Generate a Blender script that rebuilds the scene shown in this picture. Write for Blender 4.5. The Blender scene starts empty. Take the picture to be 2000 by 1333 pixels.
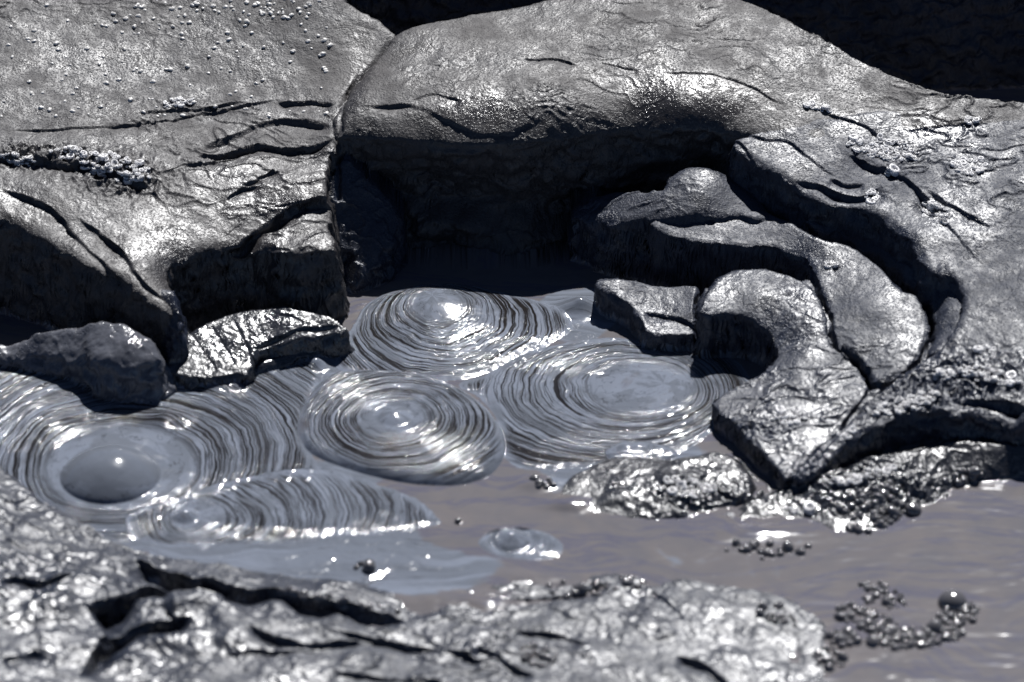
import bpy, math, random
import numpy as np
C = bpy.context.scene.collection
rng = np.random.default_rng(7); random.seed(7)
S = 0.0013                      # metres per photo pixel at the aim point
PIT = math.radians(33)
# ------------------------------------------------------------------ camera, sky, sun, exposure
sc = bpy.context.scene
cam = bpy.data.objects.new('camera', bpy.data.cameras.new('camera')); C.objects.link(cam)
cam.location = (0, -10*math.cos(PIT), 10*math.sin(PIT))
cam.rotation_euler = (math.pi/2-PIT, 0, 0)
cam.data.sensor_width = 36; cam.data.lens = 36*10/2.6
cam.data.clip_start = .5; cam.data.clip_end = 400
cam.data.dof.use_dof = True; cam.data.dof.focus_distance = 10.35; cam.data.dof.aperture_fstop = 1.6
sc.camera = cam
SUN_E, SUN_A = math.radians(50), math.radians(13)     # elevation, azimuth to the right of straight ahead (+Y)
w = bpy.data.worlds.new('World'); sc.world = w; w.use_nodes = True
nt = w.node_tree; bg = nt.nodes['Background']
sky = nt.nodes.new('ShaderNodeTexSky'); sky.sky_type = 'NISHITA'; sky.sun_disc = False
sky.sun_elevation = SUN_E; sky.sun_rotation = SUN_A; sky.air_density = 1.0; sky.dust_density = .6; sky.ozone_density = 1.5; sky.altitude = 8000
nt.links.new(sky.outputs[0], bg.inputs[0]); bg.inputs[1].default_value = .05
sun = bpy.data.objects.new('sun', bpy.data.lights.new('sun', 'SUN')); C.objects.link(sun)
sun.data.energy = 5.0; sun.data.angle = math.radians(.5); sun.data.color = (1, .99, .985)
sun.rotation_euler = (math.pi/2-SUN_E, 0, math.pi-SUN_A)
sun.location = (3, 9, 9)
sc.view_settings.view_transform = 'Standard'; sc.view_settings.look = 'None'
sc.view_settings.exposure = 0.28; sc.view_settings.gamma = 1

# ------------------------------------------------------------------ helpers
CL = np.array([0, -10*math.cos(PIT), 10*math.sin(PIT)])
FW = np.array([0, math.cos(PIT), -math.sin(PIT)]); UP = np.array([0, math.sin(PIT), math.cos(PIT)])
def W(px, py, h=0.0):
    """survey point of the photograph -> ground position at height h"""
    px = np.asarray(px, float); py = np.asarray(py, float)
    a = (px-1000)/1000*.13; b = (666.5-py)/1000*.13
    dx = a; dy = FW[1]+UP[1]*b; dz = FW[2]+UP[2]*b
    t = (h-CL[2])/dz
    return np.stack([dx*t, CL[1]+dy*t], -1)
def _h(ix, iy, iz, s):
    n = (ix.astype(np.int64)*374761393 + iy.astype(np.int64)*668265263 + iz.astype(np.int64)*2147483647 + s*1274126177) & 0xffffffff
    n = ((n ^ (n >> 13))*1274126177) & 0xffffffff
    n = ((n ^ (n >> 15))*2246822519) & 0xffffffff
    return ((n ^ (n >> 16)) & 0xffffff)/float(0xffffff)
def n2(x, y, s=0):
    x0 = np.floor(x); y0 = np.floor(y); fx = x-x0; fy = y-y0
    fx = fx*fx*fx*(fx*(fx*6-15)+10); fy = fy*fy*fy*(fy*(fy*6-15)+10); z = np.zeros(1, np.int64)
    a = _h(x0, y0, z, s); b = _h(x0+1, y0, z, s); c = _h(x0, y0+1, z, s); d = _h(x0+1, y0+1, z, s)
    return (a*(1-fx)+b*fx)*(1-fy)+(c*(1-fx)+d*fx)*fy
def fb(x, y, s=0, o=4, g=.5):
    r = 0; a = 1; t = 0
    for i in range(o):
        c, q = math.cos(.5+i*1.1), math.sin(.5+i*1.1)
        r = r + a*(n2((x*c-y*q)*2**i+17.3*i, (x*q+y*c)*2**i+5.1*i, s+i)-.5); t += a; a *= g
    return r/t*2                                        # about -1..1
def n3(x, y, z, s=0):
    z0 = np.floor(z); fz = z-z0; fz = fz*fz*(3-2*fz)
    x0 = np.floor(x); y0 = np.floor(y); fx = x-x0; fy = y-y0; fx = fx*fx*(3-2*fx); fy = fy*fy*(3-2*fy)
    r = []
    for k in (0, 1):
        a = _h(x0, y0, z0+k, s); b = _h(x0+1, y0, z0+k, s); c = _h(x0, y0+1, z0+k, s); d = _h(x0+1, y0+1, z0+k, s)
        r.append((a*(1-fx)+b*fx)*(1-fy)+(c*(1-fx)+d*fx)*fy)
    return r[0]*(1-fz)+r[1]*fz
def sst(a, b, x): t = np.clip((x-a)/(b-a), 0, 1); return t*t*(3-2*t)

def axis(lo, hi, d, far, g=1.16):
    core = np.arange(lo, hi+d/2, d); a = [core[0]]; s = d
    while a[-1] > lo-far: s *= g; a.append(a[-1]-s)
    b = [core[-1]]; s = d
    while b[-1] < hi+far: s *= g; b.append(b[-1]+s)
    return np.concatenate([np.array(a[1:])[::-1], core, np.array(b[1:])])
D = .0025
XA = axis(-1.56, 1.56, D, 60); YA = axis(-1.5, 2.2, D, 60)
NX, NY = len(XA), len(YA)
X, Y = np.meshgrid(XA, YA)                              # (NY,NX)
H = np.full(X.shape, -.12); LAB = np.zeros(X.shape, np.int16)
names = ['ground']
def box(pts, m):
    x0, y0 = pts.min(0)-m; x1, y1 = pts.max(0)+m
    return (slice(max(np.searchsorted(YA, y0)-1, 0), min(np.searchsorted(YA, y1)+1, NY)),
            slice(max(np.searchsorted(XA, x0)-1, 0), min(np.searchsorted(XA, x1)+1, NX)))
def chaikin(p, n, closed=True):
    for _ in range(n):
        q = np.roll(p, -1, 0) if closed else p[1:]
        a = p if closed else p[:-1]
        r = np.empty((2*len(a), p.shape[1])); r[0::2] = a*.78+q*.22; r[1::2] = a*.22+q*.78
        p = r if closed else np.vstack([p[:1], r, p[-1:]])
    return p
def sdf(P, x, y):
    """signed distance, positive inside"""
    d = np.full(x.shape, 1e9); ins = np.zeros(x.shape, bool); n = len(P)
    for i in range(n):
        ax, ay = P[i]; bx, by = P[(i+1) % n]; ex, ey = bx-ax, by-ay; L = ex*ex+ey*ey+1e-12
        t = np.clip(((x-ax)*ex+(y-ay)*ey)/L, 0, 1)
        d = np.minimum(d, (x-ax-t*ex)**2+(y-ay-t*ey)**2)
        c = ((ay > y) != (by > y))
        if c.any(): ins ^= c & (x < ex*(y-ay)/(ey if abs(ey) > 1e-12 else 1e-12)+ax)
    d = np.sqrt(d); return np.where(ins, d, -d)
def line(P, x, y):
    """distance to a polyline, side (+ left) and arc position 0..1"""
    d = np.full(x.shape, 1e9); sd = np.zeros(x.shape); u = np.zeros(x.shape)
    seg = np.hypot(*(P[1:, :2]-P[:-1, :2]).T); cum = np.concatenate([[0], np.cumsum(seg)])
    for i in range(len(P)-1):
        ax, ay = P[i, :2]; bx, by = P[i+1, :2]; ex, ey = bx-ax, by-ay; L = ex*ex+ey*ey+1e-12
        t = np.clip(((x-ax)*ex+(y-ay)*ey)/L, 0, 1)
        q = (x-ax-t*ex)**2+(y-ay-t*ey)**2; m = q < d
        d[m] = q[m]; sd[m] = (ex*(y-ay)-ey*(x-ax))[m]; u[m] = ((cum[i]+t*seg[i])/cum[-1])[m]
    return np.sqrt(d), np.sign(sd), u
def tps(pts, z, x, y, sm=1e-4):
    n = len(pts); r = np.hypot(pts[:, None, 0]-pts[None, :, 0], pts[:, None, 1]-pts[None, :, 1])
    K = np.where(r > 0, r*r*np.log(r+1e-12), 0)+np.eye(n)*sm; P = np.c_[np.ones(n), pts]
    A = np.block([[K, P], [P.T, np.zeros((3, 3))]]); c = np.linalg.solve(A, np.r_[z, 0, 0, 0])
    o = c[n]+c[n+1]*x+c[n+2]*y
    for i in range(n):
        q = (x-pts[i, 0])**2+(y-pts[i, 1])**2; o = o+c[i]*.5*q*np.log(q+1e-12)
    return o
def px3(L):
    L = np.array(L, float); return W(L[:, 0], L[:, 1], L[:, 2])
# large-scale irregularity shared by all edges
CORE = sst(.25, 0, np.maximum(np.abs(X)-1.56, np.maximum(Y-2.2, -1.5-Y)))
EW = (fb(X*9, Y*9, 3, 4)*.011+fb(X*45, Y*45, 5, 3)*.0035)*CORE
ROUGH = fb(X*14, Y*14, 11, 4)*CORE
def slab(name, poly, inner=(), r=.03, e=.02, slope=4.5, ch=1, rough=.004, wob=1.0, zc=None, ef=None, reach=.24):
    """a rock: outline (px,py,height) with rounded shoulder and a steep side"""
    global H
    P = px3(poly); Z = np.array(poly, float)[:, 2]
    pts = P; zs = Z
    if len(inner): pts = np.vstack([P, px3(inner)]); zs = np.r_[Z, np.array(inner, float)[:, 2]]
    Ps = chaikin(P, ch) if ch else P
    b = box(Ps, reach+.01); x, y = X[b], Y[b]
    d = sdf(Ps, x, y)+EW[b]*wob
    z0 = np.clip(tps(pts, zs, x, y), zs.min()-.03, (zs.max()+.05) if zc is None else zc)
    t = np.clip(1-d/r, 0, 1)
    ee = e if ef is None else e*ef(x, y)
    top = z0-ee*(1-np.sqrt(np.clip(1-t*t, 0, 1)))+ROUGH[b]*rough
    # side: steep, with a few bedding ledges
    out = np.clip(-d, 0, None)
    z = top-out*slope-.012*CORE[b]*sst(.0, .02, out)*(1+.6*np.sin(z0*90+out*300+ROUGH[b]*4))
    h = H[b]; m = (z > h) & (d > -reach)
    if name not in names: names.append(name)
    h[m] = z[m]; LAB[b][m] = names.index(name)
def scarp(pts, drop, decay=.08, soft=.006, side=1, tap=.15, raise_=0.0, rgh=1.):
    """a step: the ground on the camera side of the line sits lower and climbs back over `decay`"""
    P = px3(pts); P = chaikin(P, 2, False); b = box(P, decay*4+.05); x, y = X[b], Y[b]
    d, sd, u = line(P, x, y); s = d*sd*side+EW[b]*.45*rgh             # positive = low side
    tp = sst(0, tap, u)*sst(0, tap, 1-u)*np.exp(-np.maximum(d-decay*3, 0)/.01)*(.35+1.3*n2(x*13, y*13, 77))
    prof = sst(-soft*.3, soft, s)*np.exp(-np.clip(s, 0, None)/decay)
    H[b] -= drop*prof*tp
    if raise_: H[b] += raise_*np.exp(-np.clip(-s, 0, None)/decay)*(s < 0)*tp
def groove(pts, wd, dp, tap=.12, flat=0):
    P = px3(pts); P = chaikin(P, 2, False); b = box(P, wd*4+.03); x, y = X[b], Y[b]
    d, sd, u = line(P, x, y); tp = sst(0, tap, u)*sst(0, tap, 1-u); d = np.abs(d*sd+EW[b]*.35)
    H[b] -= dp*tp*np.exp(-(np.maximum(d-flat, 0)/wd)**2)

# ------------------------------------------------------------------ rocks
HI = 1.2
slab('left_bank', [(-2500, -1500, .75), (-2500, 500, .4), (-300, 380, .31), (0, 425, .265), (70, 452, .25), (150, 508, .235), (230, 535, .22), (285, 572, .205), (325, 612, .17),
    (338, 600, .17), (328, 545, .19), (330, 515, .205), (400, 488, .21), (500, 477, .205), (560, 496, .205), (652, 490, .205), (654, 462, .212), (640, 436, .222), (650, 400, .245), (640, 376, .262), (638, 322, .282), (648, 296, .295), (676, 262, .312), (700, 210, .335), (752, 120, .372), (790, 66, .405), (640, -15, .46), (600, -300, .55), (0, -900, .7)],
    [(300, 150, .36), (100, 250, .335), (300, 300, .305), (500, 320, .285), (620, 330, .275), (600, 200, .33), (100, 380, .29), (300, 420, .255), (450, 380, .265), (600, 372, .266), (500, 440, .225), (620, 440, .222), (0, 0, .45), (600, 60, .41), (200, 500, .235), (400, 0, .44), (290, 520, .225)],
    r=.03, e=.012, slope=6, rough=.004)
slab('alcove_shoulder', [(600, 440, .15), (640, 350, .235), (662, 300, .28), (720, 300, .25), (780, 350, .19), (790, 430, .12), (750, 500, .08), (700, 555, .03), (650, 565, .02), (610, 540, .06)], [], r=.05, e=.02, slope=3, rough=.014, ch=2)
slab('central_boulder', [(662, 178, .375), (652, 215, .362), (657, 245, .350), (700, 258, .340), (800, 268, .335), (900, 284, .325), (1000, 284, .325), (1130, 256, .336), (1290, 240, .342), (1390, 250, .336), (1450, 260, .328), (1560, 274, .322), (1700, 262, .325),
    (1900, 240, .335), (2200, 235, .335), (2200, 212, .345), (2000, 203, .35), (1870, 190, .36), (1760, 160, .375), (1640, 100, .40), (1560, 55, .42), (1500, 20, .435), (1430, -10, .45), (1380, -60, .46), (1240, -40, .455), (1010, 8, .435), (900, 30, .43), (850, 38, .425), (800, 55, .42), (768, 68, .41), (720, 120, .395)],
    [(760, 170, .39), (900, 120, .41), (900, 215, .375), (1100, 130, .41), (1100, 220, .37), (1300, 100, .42), (1330, 170, .392), (1340, 212, .372), (1500, 150, .395), (1500, 230, .345), (1700, 200, .352), (1250, 30, .44)],
    r=.10, e=.05, slope=2.6, rough=.003, ef=lambda x, y: (1-.95*sst(.50, .72, x))*(1-.85*sst(.6, .85, y)))
slab('back_wall', [(-3000, -1000, .9), (-3000, -2200, 2.0), (5500, -2200, 2.0), (5500, -700, 1.0), (2600, -560, .95), (1900, -520, .92), (1450, -480, .9), (1200, -420, .86), (850, -430, .86), (560, -400, .82), (100, -900, .85)], [], r=.1, e=.06, slope=2.2, rough=.01, zc=2.5, reach=2.)
slab('right_bank', [(5500, -500, .8), (2800, -140, .45), (2200, 190, .35), (2000, 205, .345), (1860, 205, .345), (1700, 215, .350), (1560, 235, .342), (1440, 262, .328), (1425, 285, .315), (1470, 310, .30), (1540, 350, .28), (1600, 395, .255), (1680, 405, .255), (1745, 430, .25), (1790, 490, .235), (1812, 532, .222), (1868, 545, .215), (1884, 580, .205), (1880, 625, .19),
    (1845, 672, .165), (1800, 700, .145), (1715, 765, .115), (1640, 835, .085), (1580, 890, .06), (1540, 935, .045), (1580, 930, .05), (1650, 880, .07), (1705, 835, .09), (1790, 812, .10), (1860, 812, .11), (1900, 800, .12), (2010, 832, .11), (2300, 850, .12), (5500, 1100, .3)],
    [(1750, 330, .29), (1900, 330, .3), (1800, 450, .255), (1900, 500, .235), (2000, 600, .21), (1900, 720, .15), (1800, 760, .12), (2000, 740, .155), (1990, 400, .28)], r=.025, e=.014, slope=5, rough=.004)
slab('alcove_ledge', [(1292, 372, .225), (1312, 340, .24), (1350, 322, .25), (1400, 330, .25), (1440, 345, .215), (1490, 400, .20), (1510, 430, .19), (1470, 425, .20), (1440, 415, .20), (1400, 428, .195), (1300, 425, .195), (1200, 440, .15), (1100, 420, .12), (1180, 370, .17)], [(1370, 380, .235)], r=.02, e=.01, slope=7)
slab('crescent_base', [(1545, 560, .125), (1640, 520, .135), (1700, 540, .13), (1770, 620, .125), (1835, 680, .125), (1745, 775, .090), (1655, 855, .055), (1560, 925, .033), (1500, 870, .03), (1470, 830, .03), (1540, 760, .05), (1560, 690, .085), (1550, 620, .115)], r=.02, e=.004, slope=6, wob=.4)
slab('crevice_ledge', [(1560, 425, .20), (1640, 440, .195), (1720, 460, .19), (1780, 520, .185), (1820, 545, .19), (1862, 556, .19), (1884, 585, .182), (1882, 632, .17), (1845, 678, .15), (1808, 700, .128), (1826, 650, .14), (1828, 606, .148), (1806, 566, .152), (1772, 556, .152),
    (1750, 530, .155), (1712, 492, .16), (1650, 462, .17), (1600, 452, .18)], [(1850, 600, .172)], r=.012, e=.006, slope=7, ch=1, wob=.3)
slab('outer_crescent', [(1262, 428, .185), (1340, 430, .185), (1430, 395, .195), (1480, 400, .195), (1540, 432, .195), (1600, 468, .19), (1645, 472, .188), (1690, 498, .18), (1735, 535, .172), (1757, 570, .165), (1785, 572, .162), (1806, 600, .155), (1812, 645, .145), (1798, 690, .13), (1765, 728, .115), (1716, 752, .10), (1700, 735, .105), (1672, 705, .11), (1640, 690, .115),
    (1622, 640, .128), (1625, 600, .138), (1600, 560, .15), (1592, 530, .157), (1570, 500, .162), (1500, 480, .168), (1400, 478, .168), (1300, 462, .168)],
    [(1700, 600, .158), (1740, 680, .13)], r=.014, e=.006, slope=10, ch=1, wob=.4)
slab('inner_crescent', [(1366, 608, .135), (1372, 588, .14), (1400, 545, .148), (1432, 524, .15), (1500, 526, .15), (1560, 545, .147), (1600, 580, .14), (1614, 620, .13), (1617, 668, .115), (1645, 692, .108), (1680, 712, .10), (1707, 752, .092), (1640, 838, .066), (1580, 892, .05), (1535, 942, .04), (1522, 915, .042), (1480, 880, .045), (1440, 835, .048), (1405, 812, .05), (1392, 782, .05), (1442, 752, .062), (1505, 722, .075),
    (1524, 690, .085), (1508, 648, .105), (1470, 620, .12), (1430, 610, .126), (1380, 614, .13)],
    [(1560, 620, .135), (1560, 700, .1), (1500, 800, .068), (1600, 780, .08), (1480, 580, .145)], r=.012, e=.005, slope=10, ch=1, wob=.4)
slab('flat_slab', [(1160, 548, .078), (1195, 540, .082), (1240, 545, .082), (1300, 562, .08), (1350, 555, .092), (1392, 560, .105), (1392, 605, .095), (1376, 640, .055), (1345, 655, .05), (1262, 655, .05), (1250, 618, .06), (1225, 590, .068), (1180, 568, .076)], r=.012, e=.008, slope=8, ch=1, wob=.5)
slab('shore_boulder', [(316, 700, .050), (345, 668, .062), (390, 638, .075), (450, 610, .086), (500, 606, .088), (545, 598, .092), (600, 606, .088), (655, 622, .082), (684, 646, .070), (612, 657, .066), (540, 667, .062), (494, 684, .056), (488, 726, .038), (440, 738, .034), (390, 740, .034), (340, 732, .038), (314, 716, .045)],
    [(420, 680, .058), (500, 645, .073), (400, 715, .044), (580, 632, .079)], r=.010, e=.004, slope=4, ch=1, wob=.5, rough=.006)
slab('shore_boulder', [(500, 705, .03), (540, 685, .035), (600, 672, .035), (650, 668, .03), (630, 690, .022), (560, 702, .02), (520, 720, .015), (495, 725, .015)], r=.02, e=.01, slope=3, wob=.4)
slab('corner_rock', [(-60, 660, .05), (20, 668, .05), (60, 655, .075), (110, 640, .095), (170, 632, .125), (210, 626, .135), (255, 640, .135), (300, 662, .125), (316, 690, .110), (296, 712, .100), (240, 714, .102), (190, 706, .098), (150, 694, .078), (100, 700, .05), (20, 700, .03), (-60, 700, .03)],
    [(230, 670, .130), (130, 665, .08)], r=.02, e=.012, slope=2.4, ch=2, rough=.014)
slab('buttress', [(300, 560, .19), (330, 560, .19), (346, 610, .165), (350, 655, .12), (342, 690, .075), (326, 700, .06), (318, 660, .10), (306, 600, .17)], r=.025, e=.015, slope=5, rough=.012)
slab('low_rock', [(1050, 985, -.012), (1110, 930, .004), (1180, 900, .010), (1260, 885, .014), (1330, 895, .020), (1400, 875, .026), (1435, 900, .030), (1465, 925, .030), (1475, 955, .024), (1440, 975, .014), (1360, 1005, .004), (1260, 1022, -.002), (1170, 1030, -.008), (1095, 1025, -.012)],
    [(1200, 955, .018), (1300, 945, .026)], r=.03, e=.006, slope=.6, rough=.007)
slab('lower_bank', [(1350, 1030, -.010), (1440, 992, .006), (1500, 970, .014), (1545, 950, .022), (1620, 925, .036), (1700, 895, .048), (1800, 872, .056), (1900, 862, .062), (1960, 868, .062), (2050, 862, .065), (3500, 700, .14), (5500, 1000, .3), (3500, 960, .1), (2200, 915, .02), (2000, 925, .008), (1950, 935, .004), (1900, 945, .0), (1850, 975, -.004), (1790, 1000, -.006), (1740, 1045, -.010), (1640, 1060, -.012), (1560, 1045, -.012), (1450, 1040, -.012)],
    [(1620, 985, .018), (1700, 960, .026), (1800, 925, .032)], r=.03, e=.004, slope=.6, rough=.007)
slab('front_bank', [(-1500, 900, .35), (-300, 840, .12), (-60, 885, .03), (0, 915, .015), (60, 965, .012), (130, 1010, .012), (230, 1060, .008), (330, 1090, .006), (470, 1112, .004), (620, 1130, .004), (740, 1146, .0), (800, 1175, -.006), (880, 1165, -.004), (960, 1140, .0), (1100, 1140, .0), (1160, 1118, .0), (1300, 1128, .002), (1450, 1150, .006), (1540, 1175, .008), (1600, 1205, .004), (1610, 1260, .0), (1640, 1330, .0), (1700, 1600, .0), (1500, 2600, -.02), (-1500, 3200, .1)],
    [(0, 1050, .07), (100, 1150, .09), (0, 1250, .10), (200, 1120, .06), (250, 1270, .06), (60, 1330, .10), (330, 1118, .040), (450, 1132, .040), (600, 1150, .034), (720, 1172, .026), (450, 1240, .050), (600, 1240, .045), (700, 1250, .034), (900, 1280, .022), (1100, 1240, .020), (1300, 1200, .014), (1400, 1300, .018), (700, 1330, .03), (1000, 1500, .03), (300, 1500, .08)], r=.04, e=.002, slope=.35, rough=.010)

# ---- rim crack, scarps and cracks in the rock (drop side is the camera side; lines run left to right)
groove([(775, 62, .41), (745, 95, .4), (715, 125, .39), (690, 150, .38), (668, 175, .37), (660, 230, .36), (655, 270, .34)], .010, .008)
groove([(700, 130, .38), (672, 180, .37), (664, 240, .355), (655, 310, .33)], .006, .010)
def S_(pts, z, *a, **k): scarp([(p[0], p[1], z) for p in pts], *a, side=-1, **k)
def G_(pts, z, *a, **k): groove([(p[0], p[1], z) for p in pts], *a, **k)
S_([(380, 282), (450, 262), (505, 240), (560, 232), (620, 238), (655, 250)], .315, .016, .045, .012)
S_([(375, 300), (430, 292), (480, 280), (508, 272), (545, 280), (600, 280), (660, 272)], .305, .018, .035, .004)
S_([(350, 318), (400, 312), (430, 300), (470, 292)], .30, .012, .02, .004)
S_([(425, 450), (450, 443), (480, 432), (540, 402), (590, 388), (640, 378), (700, 378)], .262, .034, .05, .006)
S_([(540, 193), (580, 192), (620, 192), (655, 200)], .34, .014, .02, .004)
S_([(0, 258), (150, 248), (260, 240), (400, 214), (480, 200), (560, 190)], .335, .006, .03, .003)
S_([(260, 222), (330, 212), (400, 212), (440, 200), (480, 196)], .335, .006, .03, .003)
S_([(-50, 300), (0, 308), (60, 312), (120, 318), (170, 315), (230, 330), (300, 345)], .315, .03, .03, .006, tap=.1)
S_([(110, 300), (140, 298), (165, 308)], .315, .02, .03, .006)
S_([(150, 430), (200, 452), (240, 480), (270, 520), (330, 545)], .255, .014, .03, .005)
S_([(0, 388), (60, 400), (120, 425), (170, 470), (220, 505), (250, 530)], .262, .014, .03, .005)
S_([(470, 360), (500, 352), (540, 330)], .275, .012, .015, .004)
S_([(440, 385), (480, 365), (510, 362)], .27, .01, .015, .004)
S_([(500, 505), (560, 512), (600, 510), (650, 505)], .18, .02, .02, .004)
S_([(800, 200), (850, 192), (880, 200), (905, 205)], .375, .006, .02, .003)
S_([(690, 210), (740, 215), (800, 212), (870, 232), (930, 250), (1000, 245), (1060, 235)], .36, .008, .03, .006)
S_([(1015, 120), (1045, 120), (1085, 115), (1130, 128)], .41, .005, .015, .002)
S_([(1170, 122), (1220, 130), (1250, 133)], .41, .004, .012, .002)
S_([(1290, 150), (1350, 150), (1420, 156), (1480, 168), (1540, 185)], .392, .004, .03, .002)
S_([(1600, 225), (1650, 232), (1700, 245), (1730, 262), (1800, 264)], .34, .006, .02, .003)
S_([(1650, 295), (1700, 312), (1750, 318), (1780, 335), (1820, 370), (1860, 385)], .31, .02, .03, .005)
S_([(1425, 270), (1450, 285), (1480, 310), (1510, 335), (1560, 345)], .312, .010, .02, .004)
S_([(1430, 255), (1480, 270), (1540, 272), (1570, 290), (1610, 310), (1640, 318)], .322, .009, .03, .004)
S_([(1545, 345), (1590, 348), (1640, 362), (1690, 368), (1720, 350)], .29, .018, .03, .005)
S_([(1620, 335), (1650, 342), (1690, 342)], .3, .008, .02, .005)
S_([(1810, 375), (1850, 398), (1900, 420), (1940, 438)], .272, .008, .03, .005)
S_([(1780, 395), (1830, 430), (1880, 470), (1920, 500)], .25, .006, .03, .005)
G_([(1712, 752), (1760, 725), (1800, 698), (1820, 660), (1835, 600), (1838, 560)], .14, .012, .008)
G_([(1545, 930), (1600, 880), (1660, 820), (1720, 770), (1770, 735)], .08, .006, .006)
G_([(1640, 690), (1668, 705), (1690, 730), (1709, 752)], .1, .006, .04, tap=.03)
G_([(1370, 560), (1360, 600), (1365, 640)], .08, .006, .03)
S_([(1255, 612), (1300, 615), (1370, 640)], .06, .012, .02, .003)
S_([(1690, 838), (1750, 812), (1800, 806), (1870, 815)], .1, .02, .03, .005)
S_([(1860, 780), (1900, 780), (1950, 785), (2010, 795)], .13, .035, .03, .006)
S_([(1300, 940), (1350, 935), (1400, 950), (1440, 965)], .03, .012, .015, .003)
S_([(1290, 975), (1340, 985), (1400, 980), (1460, 965)], .02, .010, .015, .003)
S_([(1480, 890), (1500, 930), (1470, 960)], .03, .02, .02, .005)
S_([(1400, 1015), (1480, 1022), (1560, 1018), (1620, 1030)], .01, .014, .02, .004)
S_([(490, 690), (530, 672), (580, 660), (640, 655), (670, 655)], .045, .012, .02, .004)
for k in range(3): S_([(370+k*40, 660-k*12), (400+k*40, 690-k*8), (430+k*35, 720-k*6)], .05, .0025, .012, .004)
# front bank
S_([(260, 1090), (300, 1112), (350, 1138), (420, 1150), (500, 1156), (560, 1160), (640, 1178), (700, 1190), (800, 1198)], .03, .070, .038, .010, tap=.12)
S_([(165, 1200), (230, 1180), (290, 1145), (340, 1140)], .05, .075, .055, .01, tap=.15)
S_([(150, 1345), (175, 1300), (200, 1262), (230, 1245), (300, 1215), (380, 1200)], .05, .04, .05, .008)
S_([(480, 1225), (530, 1250), (600, 1262), (660, 1250), (720, 1240)], .035, .018, .04, .008)
S_([(430, 1285), (500, 1275), (560, 1270), (640, 1262)], .035, .010, .03, .006)
S_([(640, 1230), (720, 1238), (800, 1250), (900, 1262), (960, 1285)], .035, .020, .03, .008)
S_([(640, 1305), (700, 1312), (800, 1320), (880, 1335)], .035, .012, .03, .008)
S_([(1000, 1215), (1060, 1220), (1120, 1230), (1150, 1250)], .04, .016, .03, .008)
S_([(930, 1245), (960, 1260), (1010, 1300), (1050, 1310)], .04, .014, .03, .008)
S_([(1320, 1265), (1360, 1272), (1400, 1300), (1440, 1335)], .04, .016, .03, .008)
S_([(0, 1155), (40, 1140), (90, 1145), (150, 1120)], .08, .015, .03, .006)
S_([(0, 1300), (40, 1290), (70, 1270)], .09, .02, .03, .006)
S_([(1270, 1140), (1300, 1165), (1330, 1190), (1340, 1210)], .02, .010, .02, .006)
S_([(880, 1168), (960, 1176), (1060, 1178), (1140, 1160), (1200, 1135)], .0, .010, .02, .004)

# ---- surface relief
near = (np.abs(X) < 3) & (np.abs(Y) < 3.5)
pxm = 0
back = sst(.0, .5, H)
wx = X+fb(X*6, Y*6, 31, 3)*.06; wy = Y+fb(X*6, Y*6, 41, 3)*.06
rid = 1-np.abs(fb(wx*11, wy*22, 51, 4))*2
micro = fb(X*70, Y*60, 61, 3)
micro2 = fb(X*160, Y*130, 71, 2)
fold = np.maximum(0, rid)**4
mask = fb(X*2.2, Y*2.2, 81, 3)
frontm = sst(-.35, -.75, Y)                              # heavier, knobbly relief on the near bank
micro = micro*CORE; micro2 = micro2*CORE; fold = fold*CORE*(1-.85*np.exp(-((X-.45)/.28)**2-((Y-.62)/.2)**2)); frontm = frontm*CORE
H += micro*.0007*(1-.4*frontm)+micro2*.0004+fold*.006*sst(-.3, .4, mask)
H += (fb(X*9, Y*9, 91, 3)*.016+np.abs(fb(wx*26, wy*20, 95, 2))*.003)*frontm*sst(.0, .06, H)
# crusty knobbly patches
for (cx, cy, rx, ry, z, am) in [(70, 305, 150, 18, .315, .016), (230, 335, 90, 30, .305, .02), (350, 205, 60, 14, .335, .01), (290, 235, 50, 16, .333, .008), (1720, 295, 80, 30, .31, .004), (1880, 740, 130, 42, .14, .012), (1760, 790, 90, 28, .11, .008),
        (1480, 840, 70, 30, .055, .008), (1350, 945, 70, 20, .03, .012), (1720, 930, 190, 35, .05, .012), (1350, 980, 120, 20, .02, .008), (1550, 600, 40, 60, .13, .003)]:
    c = W(cx, cy, z); a = rx*S; bq = ry*S/.545
    q = ((X-c[0])/a)**2+((Y-c[1])/bq)**2; m = q < 4
    g = np.exp(-q[m]*1.2); k = 1-np.abs(fb(X[m]*38, Y[m]*30, 101, 3))*2.2
    H[m] += am*g*np.clip(k, -.6, 1)
H[~near] += fb(X[~near]*.7, Y[~near]*.7, 7, 4)*.15
# bring the far surroundings up to a rolling plain
rad = np.maximum(np.abs(X)/2.6, np.abs(Y)/3.2)
H = np.where(rad > 1, np.maximum(H, -.05+.1*sst(1, 2.5, rad)+fb(X*.5, Y*.5, 9, 3)*.05), H)

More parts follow.
